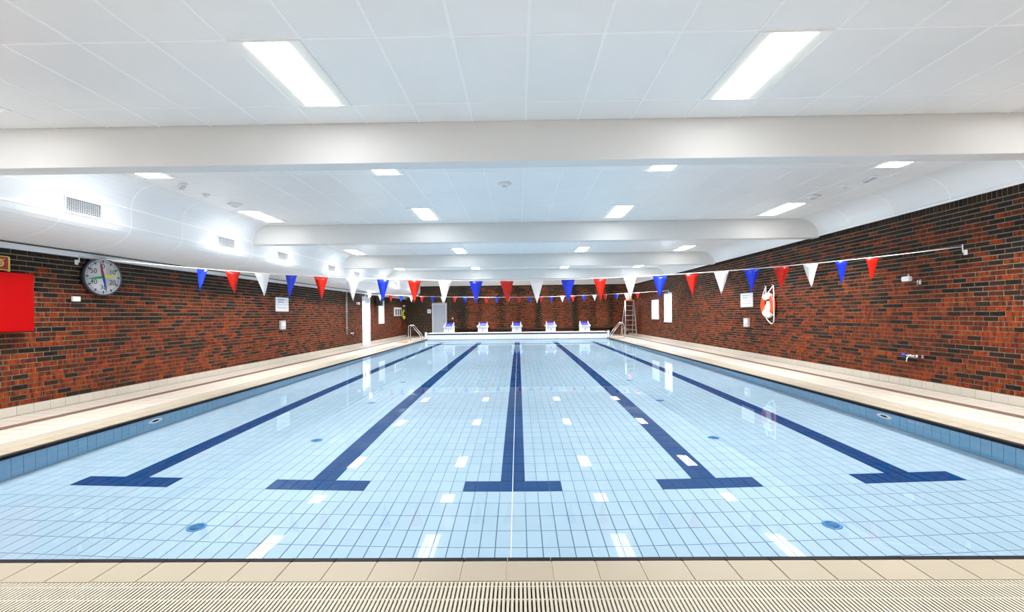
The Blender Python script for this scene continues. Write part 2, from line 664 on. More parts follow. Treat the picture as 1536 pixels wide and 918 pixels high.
# deck behind the near grate and beyond the pool
for ix in range(-29, 29):
    for iy in range(12):
        y1 = G0 - GD - 0.01 - iy * 0.25
        if abs((ix + .5) * .2) < X0:
            rest.box(ix * .2 + .0025, ix * .2 + .1975, y1 - .2475, y1, -.008, 0, jit(CREAM, .04), 'b')
rest.build('deck_tile_rest', M_DECK, floor, kind='stuff')

# ------------------------------------------------------------------ brick walls
ORANGE, RUST, BROWNB, BLACKB, BLUEB = srgb(129, 48, 7), srgb(97, 35, 8), srgb(44, 25, 16), srgb(26, 19, 16), srgb(29, 29, 35)


def smooth(a, b, x):
    t = min(1, max(0, (x - a) / (b - a)))
    return t * t * (3 - 2 * t)


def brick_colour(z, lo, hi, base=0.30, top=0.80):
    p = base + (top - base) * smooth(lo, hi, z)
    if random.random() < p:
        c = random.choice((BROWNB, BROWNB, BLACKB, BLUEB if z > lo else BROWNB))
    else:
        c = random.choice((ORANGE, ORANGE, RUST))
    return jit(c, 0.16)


PAL = {}
def pal_key(c):          # palette of shared brick meshes
    return tuple((round(math.sqrt(x) * 40) / 40) ** 2 for x in c)


BL, BH, BT = 0.237, 0.0772, 0.02     # module length and height, brick depth shown


def brick_wall(name, to_world, u0, u1, z0, z1, rows, holes, colfn, label, thick_quads, outcol, relief=None, soldier=None):
    """mortar wall with every brick set proud of it. to_world(u, z, d) -> point"""
    wall = thick_quads.build(name, M_MORTAR, kind='structure')
    tag(wall, label, 'wall')
    hrow = (z1 - z0) / rows
    J = 0.0128
    pieces = []
    for r in range(rows):
        za, zb = z0 + r * hrow + J / 2, z0 + (r + 1) * hrow - J / 2
        off = (0, 0.5)[r % 2] * BL + (0, 0.02, -0.015)[r % 3]
        u = u0 - off
        while u < u1:
            a, b = max(u0, u) + J / 2, min(u1, u + BL) - J / 2
            segs = [(a, b)]
            for (hu0, hu1, hz0, hz1) in holes:
                if zb > hz0 and za < hz1:
                    ns = []
                    for (p, q) in segs:
                        if q <= hu0 or p >= hu1: ns.append((p, q))
                        else:
                            if p < hu0: ns.append((p, hu0))
                            if q > hu1: ns.append((hu1, q))
                    segs = ns
            for (p, q) in segs:
                if q - p > 0.03:
                    pieces.append(dict(u=(p, q), z=(za, zb), c=to_world((p + q) / 2, (za + zb) / 2, 0), r=r, full=(q - p) > BL - J - 0.002))
            u += BL
    if soldier:
        sz0, sz1 = soldier
        n = int((u1 - u0) / 0.078)
        for i in range(n):
            p = u0 + i * 0.078
            pieces.append(dict(u=(p + J / 2, p + 0.078 - J / 2), z=(sz0, sz1), c=to_world(p + .039, (sz0 + sz1) / 2, 0), r=-1, full=False, sold=True))
    full = [i for i, p in enumerate(pieces) if p['full']]
    full.sort(key=lambda i: size_rank(pieces[i]['c']))
    part = set(full[:296])
    sold = [i for i, p in enumerate(pieces) if p.get('sold')]
    sold.sort(key=lambda i: size_rank(pieces[i]['c']))
    spart = set(sold[:200])
    rest = MB()
    cache = {}

    def solid(mb, u, z, d, c, mid=(0, 0, 0)):
        e = 0.002
        back = [to_world(u[0], z[0], -BT), to_world(u[1], z[0], -BT), to_world(u[1], z[1], -BT), to_world(u[0], z[1], -BT)]
        frt = [to_world(u[0] + e, z[0] + e, d), to_world(u[1] - e, z[0] + e, d), to_world(u[1] - e, z[1] - e, d), to_world(u[0] + e, z[1] - e, d)]
        n = len(mb.v)
        mb.v += [tuple(p[k] - mid[k] for k in range(3)) for p in back + frt]
        for q in ((4, 5, 6, 7), (0, 1, 5, 4), (1, 2, 6, 5), (2, 3, 7, 6), (3, 0, 4, 7)):
            mb.face([n + i for i in q], c)
    for i, p in enumerate(pieces):
        zc = (p['z'][0] + p['z'][1]) / 2
        c = jit(random.choice((BLACKB, BLACKB, BROWNB)), 0.2) if p.get('sold') else colfn(zc, (p['u'][0] + p['u'][1]) / 2)
        d = random.uniform(-0.002, 0.002)
        if relief:
            dd, c2 = relief((p['u'][0] + p['u'][1]) / 2, p['r'])
            d += dd
            if c2: c = jit(c2, .2)
        if i in part or i in spart:
            key = (pal_key(c), i in spart, round(p['u'][1] - p['u'][0], 3))
            if key not in cache:
                m = MB()
                solid(m, p['u'], p['z'], 0.0, key[0], mid=p['c'])
                cache[key] = m.mesh('brick', M_BRICK)
            o = put('soldier_brick' if i in spart else 'brick', cache[key], wall, p['c'])
            o.location = Vector(p['c']) + (Vector(to_world(0, 0, d)) - Vector(to_world(0, 0, 0)))
        else:
            solid(rest, p['u'], p['z'], d, c)
    rest.build('brick_rest', M_BRICK, wall, kind='stuff')
    return wall


def wall_quads(to_world, u0, u1, z0, z1, holes, d=-0.009):
    """flat backing with rectangular openings"""
    mb = MB()
    us = sorted({u0, u1, *[h[0] for h in holes], *[h[1] for h in holes]})
    zs = sorted({z0, z1, *[h[2] for h in holes], *[h[3] for h in holes]})
    for i in range(len(us) - 1):
        for j in range(len(zs) - 1):
            cu, cz = (us[i] + us[i + 1]) / 2, (zs[j] + zs[j + 1]) / 2
            if any(h[0] < cu < h[1] and h[2] < cz < h[3] for h in holes):
                continue
            f = [to_world(us[i], zs[j], d), to_world(us[i + 1], zs[j], d), to_world(us[i + 1], zs[j + 1], d), to_world(us[i], zs[j + 1], d)]
            k = [to_world(us[i], zs[j], d - .2), to_world(us[i + 1], zs[j], d - .2), to_world(us[i + 1], zs[j + 1], d - .2), to_world(us[i], zs[j + 1], d - .2)]
            mb.quad(*f); mb.quad(*k[::-1])
            for a in range(4):
                b = (a + 1) % 4
                mb.quad(f[b], f[a], k[a], k[b])
    return mb


HB = 0.14                                     # height of the tiled base
LW = lambda u, z, d: (-XW + d, u, z)
RW = lambda u, z, d: (XW - d, -u, z)          # u = -Y so that faces keep turning outward
BW = lambda u, z, d: (u, YB - d, z)
DOORL = (22.30, 23.52, 0.0, 2.33)
WINR = (-23.62, -22.44, 0.98, 2.34)
DOORB = (-5.64, -4.66, 0.0, 2.19)
U0 = 3.6
wl_q = wall_quads(LW, YF, YB + .2, -0.1, ZC + .2, [DOORL])
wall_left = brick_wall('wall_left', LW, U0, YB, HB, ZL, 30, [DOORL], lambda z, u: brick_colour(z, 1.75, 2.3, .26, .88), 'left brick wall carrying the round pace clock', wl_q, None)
wr_q = wall_quads(RW, -YB - .2, -YF, -0.1, ZC + .2, [WINR])
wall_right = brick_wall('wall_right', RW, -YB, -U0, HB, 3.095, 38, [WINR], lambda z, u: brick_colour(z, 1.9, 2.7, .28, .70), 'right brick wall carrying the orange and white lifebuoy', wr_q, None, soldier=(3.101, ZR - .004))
MB().box(-XW - .012, -XW - .004, YF, U0, HB, ZL).build('plain_brickwork', M_WALLBRICK, wall_left)
MB().box(XW + .004, XW + .012, YF, U0, HB, ZR).build('plain_brickwork', M_WALLBRICK, wall_right)

COLS_D = [-3.62, -1.05, 1.40, 3.82, 6.25]     # dark toothed bands
COLS_T = [-2.46, 0.10, 2.56, 5.02]            # narrow toothed bands


def back_relief(u, r):
    for c in COLS_D:
        if abs(u - c) < 0.24:
            return (0.035 if r % 2 else -0.004), (BLACKB if r % 2 == 0 or abs(u - c) < .10 else None)
    for c in COLS_T:
        if abs(u - c) < 0.16:
            return (0.04 if r % 2 else -0.004), (BLACKB if r % 2 == 0 else None)
    return 0.0, None


def back_col(z, u):  # more dark bricks towards the left corner, putting its shade into the colour
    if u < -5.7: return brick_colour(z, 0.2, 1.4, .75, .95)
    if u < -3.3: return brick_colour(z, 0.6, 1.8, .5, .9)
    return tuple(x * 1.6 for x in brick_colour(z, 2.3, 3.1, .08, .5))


wb_q = wall_quads(BW, -XW - .2, XW + .2, -0.1, ZC + .2, [DOORB])
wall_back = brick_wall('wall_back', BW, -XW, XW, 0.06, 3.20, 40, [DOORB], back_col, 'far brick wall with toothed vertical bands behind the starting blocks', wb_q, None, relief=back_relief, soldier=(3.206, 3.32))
wall_front = MB().box(-XW - .1, XW + .1, YF - .2, YF, -.1, ZC + .2).build('wall_front', M_WHITE, kind='structure')
tag(wall_front, 'plain white wall at the near end of the hall', 'wall')

# tiled base along both side walls
for side, s, W_, hole in (('left', -1, LW, DOORL), ('right', 1, RW, None)):
    a, b = (-XW - .02, -XW + .004) if s < 0 else (XW - .004, XW + .02)
    m = MB()
    spans = [(YF, YB)] if not hole else [(YF, hole[0]), (hole[1], YB)]
    for (p, q) in spans: m.box(a, b, p, q, -.01, HB)
    bb = m.build('baseboard_' + side, M_DGROUT, kind='structure')
    tag(bb, 'white tiled base course along the %s brick wall' % side, 'baseboard')
    tms = []
    for k in range(5):
        t = MB()
        x0_, x1_ = (0, .012) if s < 0 else (-.012, 0)
        t.bbox(x0_, x1_, -.1225, .1225, .002, HB - .002, .003, jit(srgb(178, 173, 163), .03))
        tms.append(t.mesh('base_tile', M_DECK))
    n = int((YB - 1.5) / .25)
    for k in range(n):
        y = 1.6 + (k + .5) * .25
        if hole and hole[0] - .12 < y < hole[1] + .12: continue
        put('base_tile', random.choice(tms), bb, (s * (XW - .006), y, 0))

# ------------------------------------------------------------------ ceiling: panels, grid, coves, beams, bulkhead
XC0, XC1 = -5.98, 6.83
cl = MB().box(XC0 - .6, XC1 + .7, YF - .1, YB + .1, ZC + .02, ZC + .12)
ceiling = cl.build('ceiling', M_PLASTER, kind='structure')
tag(ceiling, 'white suspended ceiling of rectangular panels', 'ceiling')
gx = sorted({XC0, XC1, *[0.183 + .61 * k for k in range(-10, 11)]})
bays = []
lo = YF
for i, b in enumerate(BEAMS + [YB]):
    base = 3.77 + 6.02 * i
    ls = [base + 1.2 * k for k in range(-8, 8)]
    ls = [lo] + [v for v in ls if lo + .03 < v < b - .03] + [b]
    bays.append((lo, b, ls)); lo = b + BEAM_T
LX = [-5.60, -1.952, 2.318, 5.85]
LY = sorted([3.77 + .6 + 6.02 * i for i in range(5)] + [6.83 - 6.02 + 6.02 * i for i in range(5)])
LY = [y for y in LY if YF < y < YB]
pieces = []
for (b0, b1, ls) in bays:
    for i in range(len(gx) - 1):
        for j in range(len(ls) - 1):
            pieces.append(dict(c=((gx[i] + gx[i + 1]) / 2, (ls[j] + ls[j + 1]) / 2, ZC), s=(gx[i + 1] - gx[i], ls[j + 1] - ls[j])))
big = split_parts(pieces, 296, size_rank)
rest, cache = MB(), {}
for i, p in enumerate(pieces):
    sx, sy = p['s']; c = p['c']
    if i in big:
        key = (round(sx, 3), round(sy, 3))
        if key not in cache:
            cache[key] = MB().box(-sx / 2 + .006, sx / 2 - .006, -sy / 2 + .006, sy / 2 - .006, 0, .019).mesh('ceiling_panel', M_PANEL)
        put('ceiling_panel', cache[key], ceiling, c)
    else:
        rest.box(c[0] - sx / 2 + .006, c[0] + sx / 2 - .006, c[1] - sy / 2 + .006, c[1] + sy / 2 - .006, ZC, ZC + .019, skip='t')
rest.build('ceiling_panel_rest', M_PANEL, ceiling, kind='stuff')
for (b0, b1, ls) in bays:
    for x in gx[1:-1]:
        MB().box(x - .012, x + .012, b0, b1, ZC - .004, ZC + .004).build('grid_bar', M_GRID, ceiling)
    for y in ls[1:-1]:
        MB().box(XC0, XC1, y - .012, y + .012, ZC - .0036, ZC + .0036).build('grid_bar', M_GRID, ceiling)


def arc(cx, cz, rx, rz, a0, a1, n=8):
    return [(cx + rx * math.cos(math.radians(a0 + (a1 - a0) * i / n)), cz + rz * math.sin(math.radians(a0 + (a1 - a0) * i / n))) for i in range(n + 1)]


# right cove, panel by panel
cove = arc(6.83, ZR + .0, .505, ZC - ZR, 90, 0, 10)
cove = cove + [(7.36, ZR)]
Y = YF
seams = []
while Y < YB:
    y1 = min(Y + 1.2, YB)
    MB().extrude_y(cove, Y + .004, y1 - .004, smooth=True).build('cove_panel', M_BULK, ceiling)
    seams.append(y1); Y = y1
for y in seams[:-1]:
    MB().extrude_y([(x - .003, z - .003) for x, z in cove[:-1]], y - .012, y + .012, smooth=True).build('cove_seam', M_GRID, ceiling)
MB().box(7.315, 7.355, YF, YB, ZR - .002, ZR + .03).build('cove_trim', M_WHITE, ceiling)
# left bulkhead
BX = -6.40
bulk = MB().box(-XW - .02, BX - .2, YF, YB, 2.93, ZC).build('ceiling_bulkhead', M_PLASTER, kind='structure')
tag(bulk, 'white boxed duct bulkhead above the left brick wall', 'bulkhead')
prof = arc(-5.98, 3.25, .42, ZC - 3.25, 90, 180, 8) + [(BX, 2.95)] + arc(-XW + .02, 2.95, -XW * -1 - .02 + BX, .385, 0, -90, 12)[1:]
Y = YF + .25
prev = YF
edges = []
while prev < YB:
    y1 = min(prev + 1.2, YB) if prev > YF else YF + 1.03
    MB().extrude_y(prof, prev + .004, y1 - .004, smooth=False).build('bulkhead_panel', M_BULK, bulk)
    edges.append(y1); prev = y1
for y in edges[:-1]:
    MB().extrude_y([(x + .004, z - .002) for x, z in prof], y - .012, y + .012).build('bulkhead_seam', M_GRID, bulk)
MB().box(BX, BX + .005, YF, YB, 3.235, 3.262).build('bulkhead_seam', M_GRID, bulk)
MB().box(BX, BX + .005, YF, YB, 2.93, 2.95).build('bulkhead_seam', M_GRID, bulk)
# beams
for i, b in enumerate(BEAMS):
    o = MB().bbox(BX - .02, XW + .01, b, b + BEAM_T, BEAM_Z, ZC + .02, .008).build('ceiling_beam', M_PLASTER, kind='structure')
    tag(o, ['white ceiling beam crossing nearest the pace clock', 'second white ceiling beam beyond the pace clock, with rounded ends',
            'third white ceiling beam counted from the pace clock end', 'white ceiling beam closest to the starting blocks'][i], 'beam', 'ceiling beams')
MB().box(-XW, XW, YB - .03, YB, 3.325, ZC + .01).build('fascia', M_PLASTER, wall_back)
# white rail on top of the left brickwork
rail = MB().box(-XW - .01, -XW + .03, YF, YB, ZL, ZL + .082).build('trim_1', M_RAIL, kind='structure')
tag(rail, 'long pale rail along the top of the left brick wall', 'trim')

# ------------------------------------------------------------------ pool basin
bs = MB()
bs.box(-PX - .25, PX + .25, P0 - .25, P1 + .25, -PD - .2, -PD - .012)
for (x0, x1, y0, y1) in ((-PX - .045, -PX - .008, P0, P1), (PX + .008, PX + .045, P0, P1), (-PX - .045, PX + .045, P0 - .045, P0 - .008), (-PX - .045, PX + .045, P1 + .008, P1 + .045)):
    bs.box(x0, x1, y0, y1, -PD - .012, -.092)
basin = bs.build('pool_basin', M_GROUT, kind='structure')
tag(basin, 'swimming pool basin lined with pale blue tiles and dark lane lines', 'pool')
PALE, NAVY, WALLT = srgb(151, 171, 185), srgb(10, 56, 104), srgb(128, 174, 202)
lane_c = [i * 16 for i in (-2, -1, 0, 1, 2)]
def is_lane(ix, iy):
    for c in lane_c:
        d = ix - c
        if -1 <= d <= 0 and 8 <= iy <= 91: return True
        if -4 <= d <= 3 and iy in (8, 91): return True
    return False
light, dark = [], []
for ix in range(-42, 42):
    for iy in range(100):
        c = ((ix + .5) * TW, P0 + (iy + .5) * TL, -PD)
        (dark if is_lane(ix, iy) else light).append(dict(c=c))
def under_rank(p):
    q = project((p[0], p[1], -.35))
    return q[2] if q and -5 < q[0] < 1541 and q[1] < 835 else 1e6 + p[1]
rest = MB()
GJ = 0.0045
recv = []
for grp, nm, base in ((light, 'floor_tile', PALE), (dark, 'lane_tile', NAVY)):
    big = split_parts(grp, 296, under_rank)
    ms = [tile_mesh(TW - GJ, TL - GJ, jit(base, .035), nm, M_TILE, .014, .0015) for _ in range(6)]
    for i, p in enumerate(grp):
        c = p['c']
        if i in big:
            recv.append(put(nm, random.choice(ms), basin, c))
        else:
            rest.box(c[0] - TW / 2 + GJ / 2, c[0] + TW / 2 - GJ / 2, c[1] - TL / 2 + GJ / 2, c[1] + TL / 2 - GJ / 2, -PD - .014, -PD, jit(base, .035), 'b')
walls = []
WH = (PD - .092) / 4
for s in (-1, 1):
    for k in range(198):
        for r in range(4):
            walls.append(dict(c=(s * PX, P0 + (k + .5) * .1262, -PD + (r + .5) * WH), s=s))
big = split_parts(walls, 296, lambda p: size_rank((p[0], p[1], p[2] * .3)) - p[2])
wm = {}
for s in (-1, 1):
    for v in range(4):
        m = MB()
        a, b = (-.012, 0) if s < 0 else (0, .012)
        m.box(a, b, -.0631 + .0025, .0631 - .0025, -WH / 2 + .001, WH / 2 - .001, jit(WALLT, .04))
        wm[s, v] = m.mesh('wall_tile', M_TILE)
for i, p in enumerate(walls):
    c = p['c']
    if i in big:
        recv.append(put('wall_tile', wm[p['s'], random.randrange(4)], basin, c))
    else:
        a, b = (c[0] - .012, c[0]) if p['s'] < 0 else (c[0], c[0] + .012)
        rest.box(a, b, c[1] - .0606, c[1] + .0606, c[2] - WH / 2 + .001, c[2] + WH / 2 - .001, jit(WALLT, .04))
for k in range(84):
    for y, a in ((P0, -1), (P1, 1)):
        for r in range(4):
            x = (k - 41.5) * TW; z = -PD + (r + .5) * WH
            y0, y1 = sorted((y, y + a * .012))
            rest.box(x - .0605, x + .0605, y0, y1, z - WH / 2 + .001, z + WH / 2 - .001, jit(WALLT, .04))
recv.append(rest.build('pool_tile_rest', M_TILE, basin, kind='stuff'))
recv.append(MB().box(-.003, .003, P0, P1, -PD - .012, -PD + .001).build('centre_joint', M_WGROUT, basin))
recv.append(basin)

# water
wn, hm = [], MB()
hm.quad((-PX, P0, WZ), (PX, P0, WZ), (PX, P1, WZ), (-PX, P1, WZ))
hm.sm = [True]
water = hm.build('pool_water', M_WATER, kind='stuff')
tag(water, 'still clear water filling the swimming pool', 'water')
water.cycles.is_caustics_caster = True
for o in recv:
    o.cycles.is_caustics_receiver = True

# ------------------------------------------------------------------ starting platform
PT = 0.335
pf = MB().box(-PX - .01, PX - .03, P1 + .02, P1 + 1.1, -.12, PT - .03)
plat = pf.build('starting_platform', M_DGROUT, kind='structure')
tag(plat, 'low white tiled platform carrying the starting blocks', 'platform')
wt = [MB().bbox(-.0605, .0605, 0, .022, -.12, PT - .101, .003, jit(srgb(249, 250, 251), .01)).mesh('face_tile', M_TILE) for _ in range(4)]
for k in range(84):
    put('face_tile', random.choice(wt), plat, ((k - 41.5) * TW - .02, P1, 0))
MB().bbox(-PX - .015, PX - .02, P1 - .012, P1 + .03, PT - .10, PT - .028, .006).build('dark_edge', M_NAVY, plat)
MB().bbox(-PX - .015, PX - .02, P1 - .015, P1 + 1.12, PT - .027, PT, .006).build('platform_top', M_BLOCK, plat)
for x in (-PX - .1, PX + .06):
    MB().bbox(x - .06, x + .06, P1 - .01, P1 + .14, -.004, .40, .01).build('end_post', M_BLOCK, plat)

# ================================================================== DOORS AND WINDOW
# glazed door in the left wall
d = thing('door_1', 'tall white glazed door glowing with daylight in the left brick wall', 'door', matrix=on_left(DOORL[0], 0, -.012))
d['kind'] = 'structure'
W = DOORL[1] - DOORL[0]; H = DOORL[3]
fm = MB()
for (a, b, c, e) in ((0, .06, 0, H), (W - .06, W, 0, H), (.06, W - .06, H - .07, H), (.42, .50, 0, H - .07), (.06, W - .06, 0, .05)):
    fm.bbox(a, b, c, e, -.10, .03, .006)
fm.build('door_frame', M_FRAME, d)
leaf = MB()
for (a, b, c, e) in ((.50, .57, .05, 2.1), (W - .13, W - .06, .05, 2.1), (.57, W - .13, .05, .95), (.57, W - .13, 2.02, 2.1)):
    leaf.bbox(a, b, c, e, -.07, 0.0, .005)
lf = leaf.build('door_leaf', M_WHITE, d)
MB().bbox(.59, .62, .98, 1.10, 0, .05, .008).build('handle', M_STEEL, lf)
MB().box(.57, W - .13, .95, 2.02, -.04, -.03).build('pane', M_PANE, d)
MB().box(.06, .42, .75, H - .22, -.04, -.03).build('pane', M_PANE, d)
MB().bbox(.06, .42, .05, .75, -.07, 0, .005).build('side_panel', M_WHITE, d)
MB().bbox(.06, W - .06, 2.1, H - .07, -.07, 0, .005).build('head_panel', M_FRAME, d)
# window in the right wall
d = thing('window_1', 'narrow bright window with white frame and mullion in the right brick wall', 'window', matrix=on_right(-WINR[0], 0, -.012))
d['kind'] = 'structure'
W = WINR[1] - WINR[0]
fm = MB()
for (a, b, c, e) in ((0, .06, WINR[2], WINR[3]), (W - .06, W, WINR[2], WINR[3]), (.06, W - .06, WINR[2], WINR[2] + .06), (.06, W - .06, WINR[3] - .06, WINR[3]), (.50, .57, WINR[2] + .06, WINR[3] - .06)):
    fm.bbox(a, b, c, e, -.10, .02, .006)
fm.build('window_frame', M_FRAME, d)
MB().box(.06, .50, WINR[2] + .06, WINR[3] - .06, -.05, -.04).build('pane', M_PANE, d)
MB().box(.57, W - .06, WINR[2] + .06, WINR[3] - .06, -.05, -.04).build('pane', M_PANE, d)
MB().bbox(-.03, W + .03, WINR[2] - .03, WINR[2], -.10, .05, .005).build('window_sill', M_WHITE, d)
# grey door in the far wall
d = thing('door_2', 'pale grey closed door in the far brick wall', 'door', matrix=on_back(DOORB[0], 0, -.012))
d['kind'] = 'structure'
W = DOORB[1] - DOORB[0]; H = DOORB[3]
fm = MB()
for (a, b, c, e) in ((0, .08, 0, H), (W - .08, W, 0, H), (.08, W - .08, H - .08, H)):
    fm.bbox(a, b, c, e, -.12, .05, .006)
fm.build('door_frame', M_FRAME, d)
lf = MB().bbox(.08, W - .08, 0.01, H - .08, -.05, 0.0, .005).build('door_leaf', M_DOOR, d)
MB().tube([(W - .16, 1.02, 0), (W - .16, 1.02, .05), (W - .28, 1.02, .055)], .011).build('handle', M_STEEL, lf)

# ================================================================== CEILING LIGHTS
lt = thing('ceiling_light', 'lit rectangular recessed light in the white ceiling', 'ceiling light', (LX[0], LY[0], ZC - .003), group='rectangular ceiling lights')
fm = MB()
for (a, b, c, e) in ((-.30, -.285, -.60, .60), (.285, .30, -.60, .60), (-.285, .285, -.60, -.585), (-.285, .285, .585, .60)):
    fm.box(a, b, c, e, -.012, 0)
fm.build('frame', M_WHITE, lt)
sd = MB()
for s in (-1, 1):
    sd.quad((s * .285, -.585, -.010), (s * .285, .585, -.010), (s * .185, .585, -.004), (s * .185, -.585, -.004))
sd.quad((-.185, -.585, -.003), (.185, -.585, -.003), (.185, .585, -.003), (-.185, .585, -.003))
sd.build('reflector', M_CREAM, lt)
for k in (-1, 0, 1):
    MB().box(k * .122 - .047, k * .122 + .047, -.575, .575, -.012, -.0045).build('diffuser', M_DIFF, lt)
ld = bpy.data.lights.new('fitting_glow', 'AREA')
ld.shape = 'RECTANGLE'; ld.size = .094; ld.size_y = 1.15
ld.energy = LAMP_WATTS / 3; ld.color = (1.0, 0.945, 0.90)
ld.cycles.is_caustics_light = True
ld.spread = math.radians(LAMP_SPREAD)
ld2 = ld.copy(); ld2.energy = LAMP_WATTS * LAMP_SIDE / 3; ld2.spread = math.radians(106)
for k in (-1, 0, 1):
    lo_ = bpy.data.objects.new('fitting_glow', ld); COL.objects.link(lo_)
    lo_.parent = lt; lo_.location = (k * .122, 0, -.016)
ORD = ['first', 'second', 'third', 'fourth']
COLN = ['beside the bulkhead', 'over the clock-side lanes', 'over the lifebuoy-side lanes', 'beside the right wall cove']
first = True
for y in LY:
    k = min(range(4), key=lambda i: abs(BEAMS[i] + .13 - y))
    where = ('on the clock-end side of the %s beam' if y < BEAMS[k] else 'on the starting-block side of the %s beam') % ORD[k]
    if y < 2: where = 'over the near deck'
    if y > 27: where = 'closest to the far brick wall'
    for ci, x in enumerate(LX):
        lb = 'lit ceiling light %s, %s' % (COLN[ci], where)
        if first:
            first = False; o = lt; o['label'] = lb
        else:
            o = copy_tree(lt, loc=(x, y, ZC - .003), label=lb)
        if abs(x) > 4:
            for ch in list(o.children):
                if ch.type == 'LIGHT': ch.data = ld2

# ================================================================== VENTS IN THE BULKHEAD
vt = thing('air_vent', 'white slatted air vent in the bulkhead above the left brick wall', 'vent', matrix=frame((0, 1, 0), (0, 0, 1), (1, 0, 0), (BX, 6.68, 2.97)), group='bulkhead air vents')
fm = MB()
VW, VH = .56, .20
for (a, b, c, e) in ((-.02, 0, -.02, VH + .02), (VW, VW + .02, -.02, VH + .02), (0, VW, -.02, 0), (0, VW, VH, VH + .02)):
    fm.bbox(a, b, c, e, 0, .022, .004)
fm.build('vent_frame', M_WHITE, vt)
MB().box(0, VW, 0, VH, .001, .004).build('cavity', M_VENTDARK, vt)
sl = MB()
sl.v = [(0, -.004, .004), (VW, -.004, .004), (VW, .002, .012), (0, .002, .012), (0, -.001, .004), (VW, -.001, .004), (VW, .005, .012), (0, .005, .012)]
for q in ((0, 1, 2, 3), (7, 6, 5, 4), (0, 4, 5, 1), (2, 6, 7, 3), (1, 5, 6, 2), (3, 7, 4, 0)): sl.face(q)
slm = sl.mesh('slat', M_WHITE)
for k in range(8):
    put('slat', slm, vt, (0, .015 + k * .0235, 0))
vb = MB().box(-.0016, .0016, 0, VH, .004, .012).mesh('divider', M_WHITE)
for k in range(1, 16):
    put('divider', vb, vt, (VW * k / 16, 0, 0))
vt['label'] = 'white slatted air vent in the bulkhead just above the pace clock'
for y, w_ in ((10.12, 'second'), (12.63, 'third'), (16.03, 'fourth'), (18.58, 'fifth'), (22.0, 'sixth'), (24.57, 'seventh')):
    copy_tree(vt, matrix=frame((0, 1, 0), (0, 0, 1), (1, 0, 0), (BX, y, 2.97)), label='white slatted bulkhead air vent, %s counted from the pace clock' % w_)

# ================================================================== PENNANT STRINGS
def pennant_string(label, Y, zmid, zl, zr, spots, w, h, r, skew=0.0):
    t = thing('pennant_string', label, 'pennants', (0, Y, 0))
    def zz(x):
        k = (zl if x < 0 else zr) - zmid
        return zmid + k * abs(x / XW) ** 1.85
    pts = [(-XW + .05 + i * (2 * XW - .1) / 60, 0, zz(-XW + .05 + i * (2 * XW - .1) / 60)) for i in range(61)]
    yl = lambda x: skew * max(0, -x / XW)
    pts = [(x, yl(x), z) for x, _, z in pts]
    MB().tube(pts, r, 6).build('rope', M_ROPE, t)
    for s in (-1, 1):
        b = MB()
        ze = zz(s * XW)
        yo = yl(s * XW)
        b.tube([(s * XW, yo, ze - .10), (s * (XW - .05), yo, ze - .10), (s * (XW - .055), yo, ze + .03)], .009, 6)
        b.bbox(*sorted((s * (XW + .0), s * (XW - .012))), yo - .03, yo + .03, ze - .14, ze - .06, .003)
        b.build('wall_bracket', M_WHITE, t)
    for x, c, ang in spots:
        m = MB()
        z = zz(x)
        sl_ = (zz(x + .1) - zz(x - .1)) / .2
        n = 6
        for j in range(n + 1):
            f_ = j / n
            ww = w / 2 * (1 - f_) + .004
            off = math.sin(f_ * 2.6 + x * 3) * .02 * f_ + ang * f_ * .06
            bow = math.sin(f_ * 3.1 + x) * .025
            dx = ang * .25 * h * f_ * .35
            for u in (-1, 0, 1):
                m.v.append((x + u * ww + dx, yl(x) + bow * (1 - abs(u)) + u * ww * math.sin(ang) * .6 + off, z - .004 - f_ * h + u * ww * sl_))
        for j in range(n):
            for u in range(2):
                a = j * 3 + u
                m.face((a, a + 3, a + 4, a + 1), None, True)
        me = m.mesh('pennant', {'r': M_FRED, 'b': M_FBLUE, 'w': M_FWHITE}[c])
        o = put('pennant', me, t)
        so = o.modifiers.new('cloth', 'SOLIDIFY'); so.thickness = .002
        o['label'] = {'r': 'red pennant', 'b': 'blue pennant', 'w': 'white pennant'}[c]
    return t


s1 = [-5.187, -4.675, -4.176, -3.688, -3.19, -2.66, -2.152, -1.634, -1.128, -.613, -.109, .384, .897, 1.42, 1.91, 2.399, 2.92, 3.396, 3.894, 4.369, 4.843, 5.338, 5.832]
sp1 = [(x, 'brw'[i % 3], random.uniform(-.5, .5)) for i, x in enumerate(s1)]
pennant_string('string of larger-looking red, white and blue pennants strung beside the pace clock', 7.75, 1.968, 2.47, 2.44, sp1, .215, .37, .007, skew=.08)
px2 = [569.7, 585.6, 601.5, 617, 633, 649, 664, 682, 697.5, 714, 730, 746, 762, 779, 795, 811.6, 827, 843.7, 860, 876, 892, 907.7, 924.6, 939, 956]
c2 = 'wrbwrbwrbwrbwrbrbwrbwrbwr'
sp2 = [(CX + ((p - 768) / F - YAW) * 22.765 + .0, c2[i], random.uniform(-.3, .3)) for i, p in enumerate(px2)]
pennant_string('string of red, white and blue pennants strung near the starting blocks', 22.765, 2.232, 2.47, 2.47, sp2, .21, .30, .008)

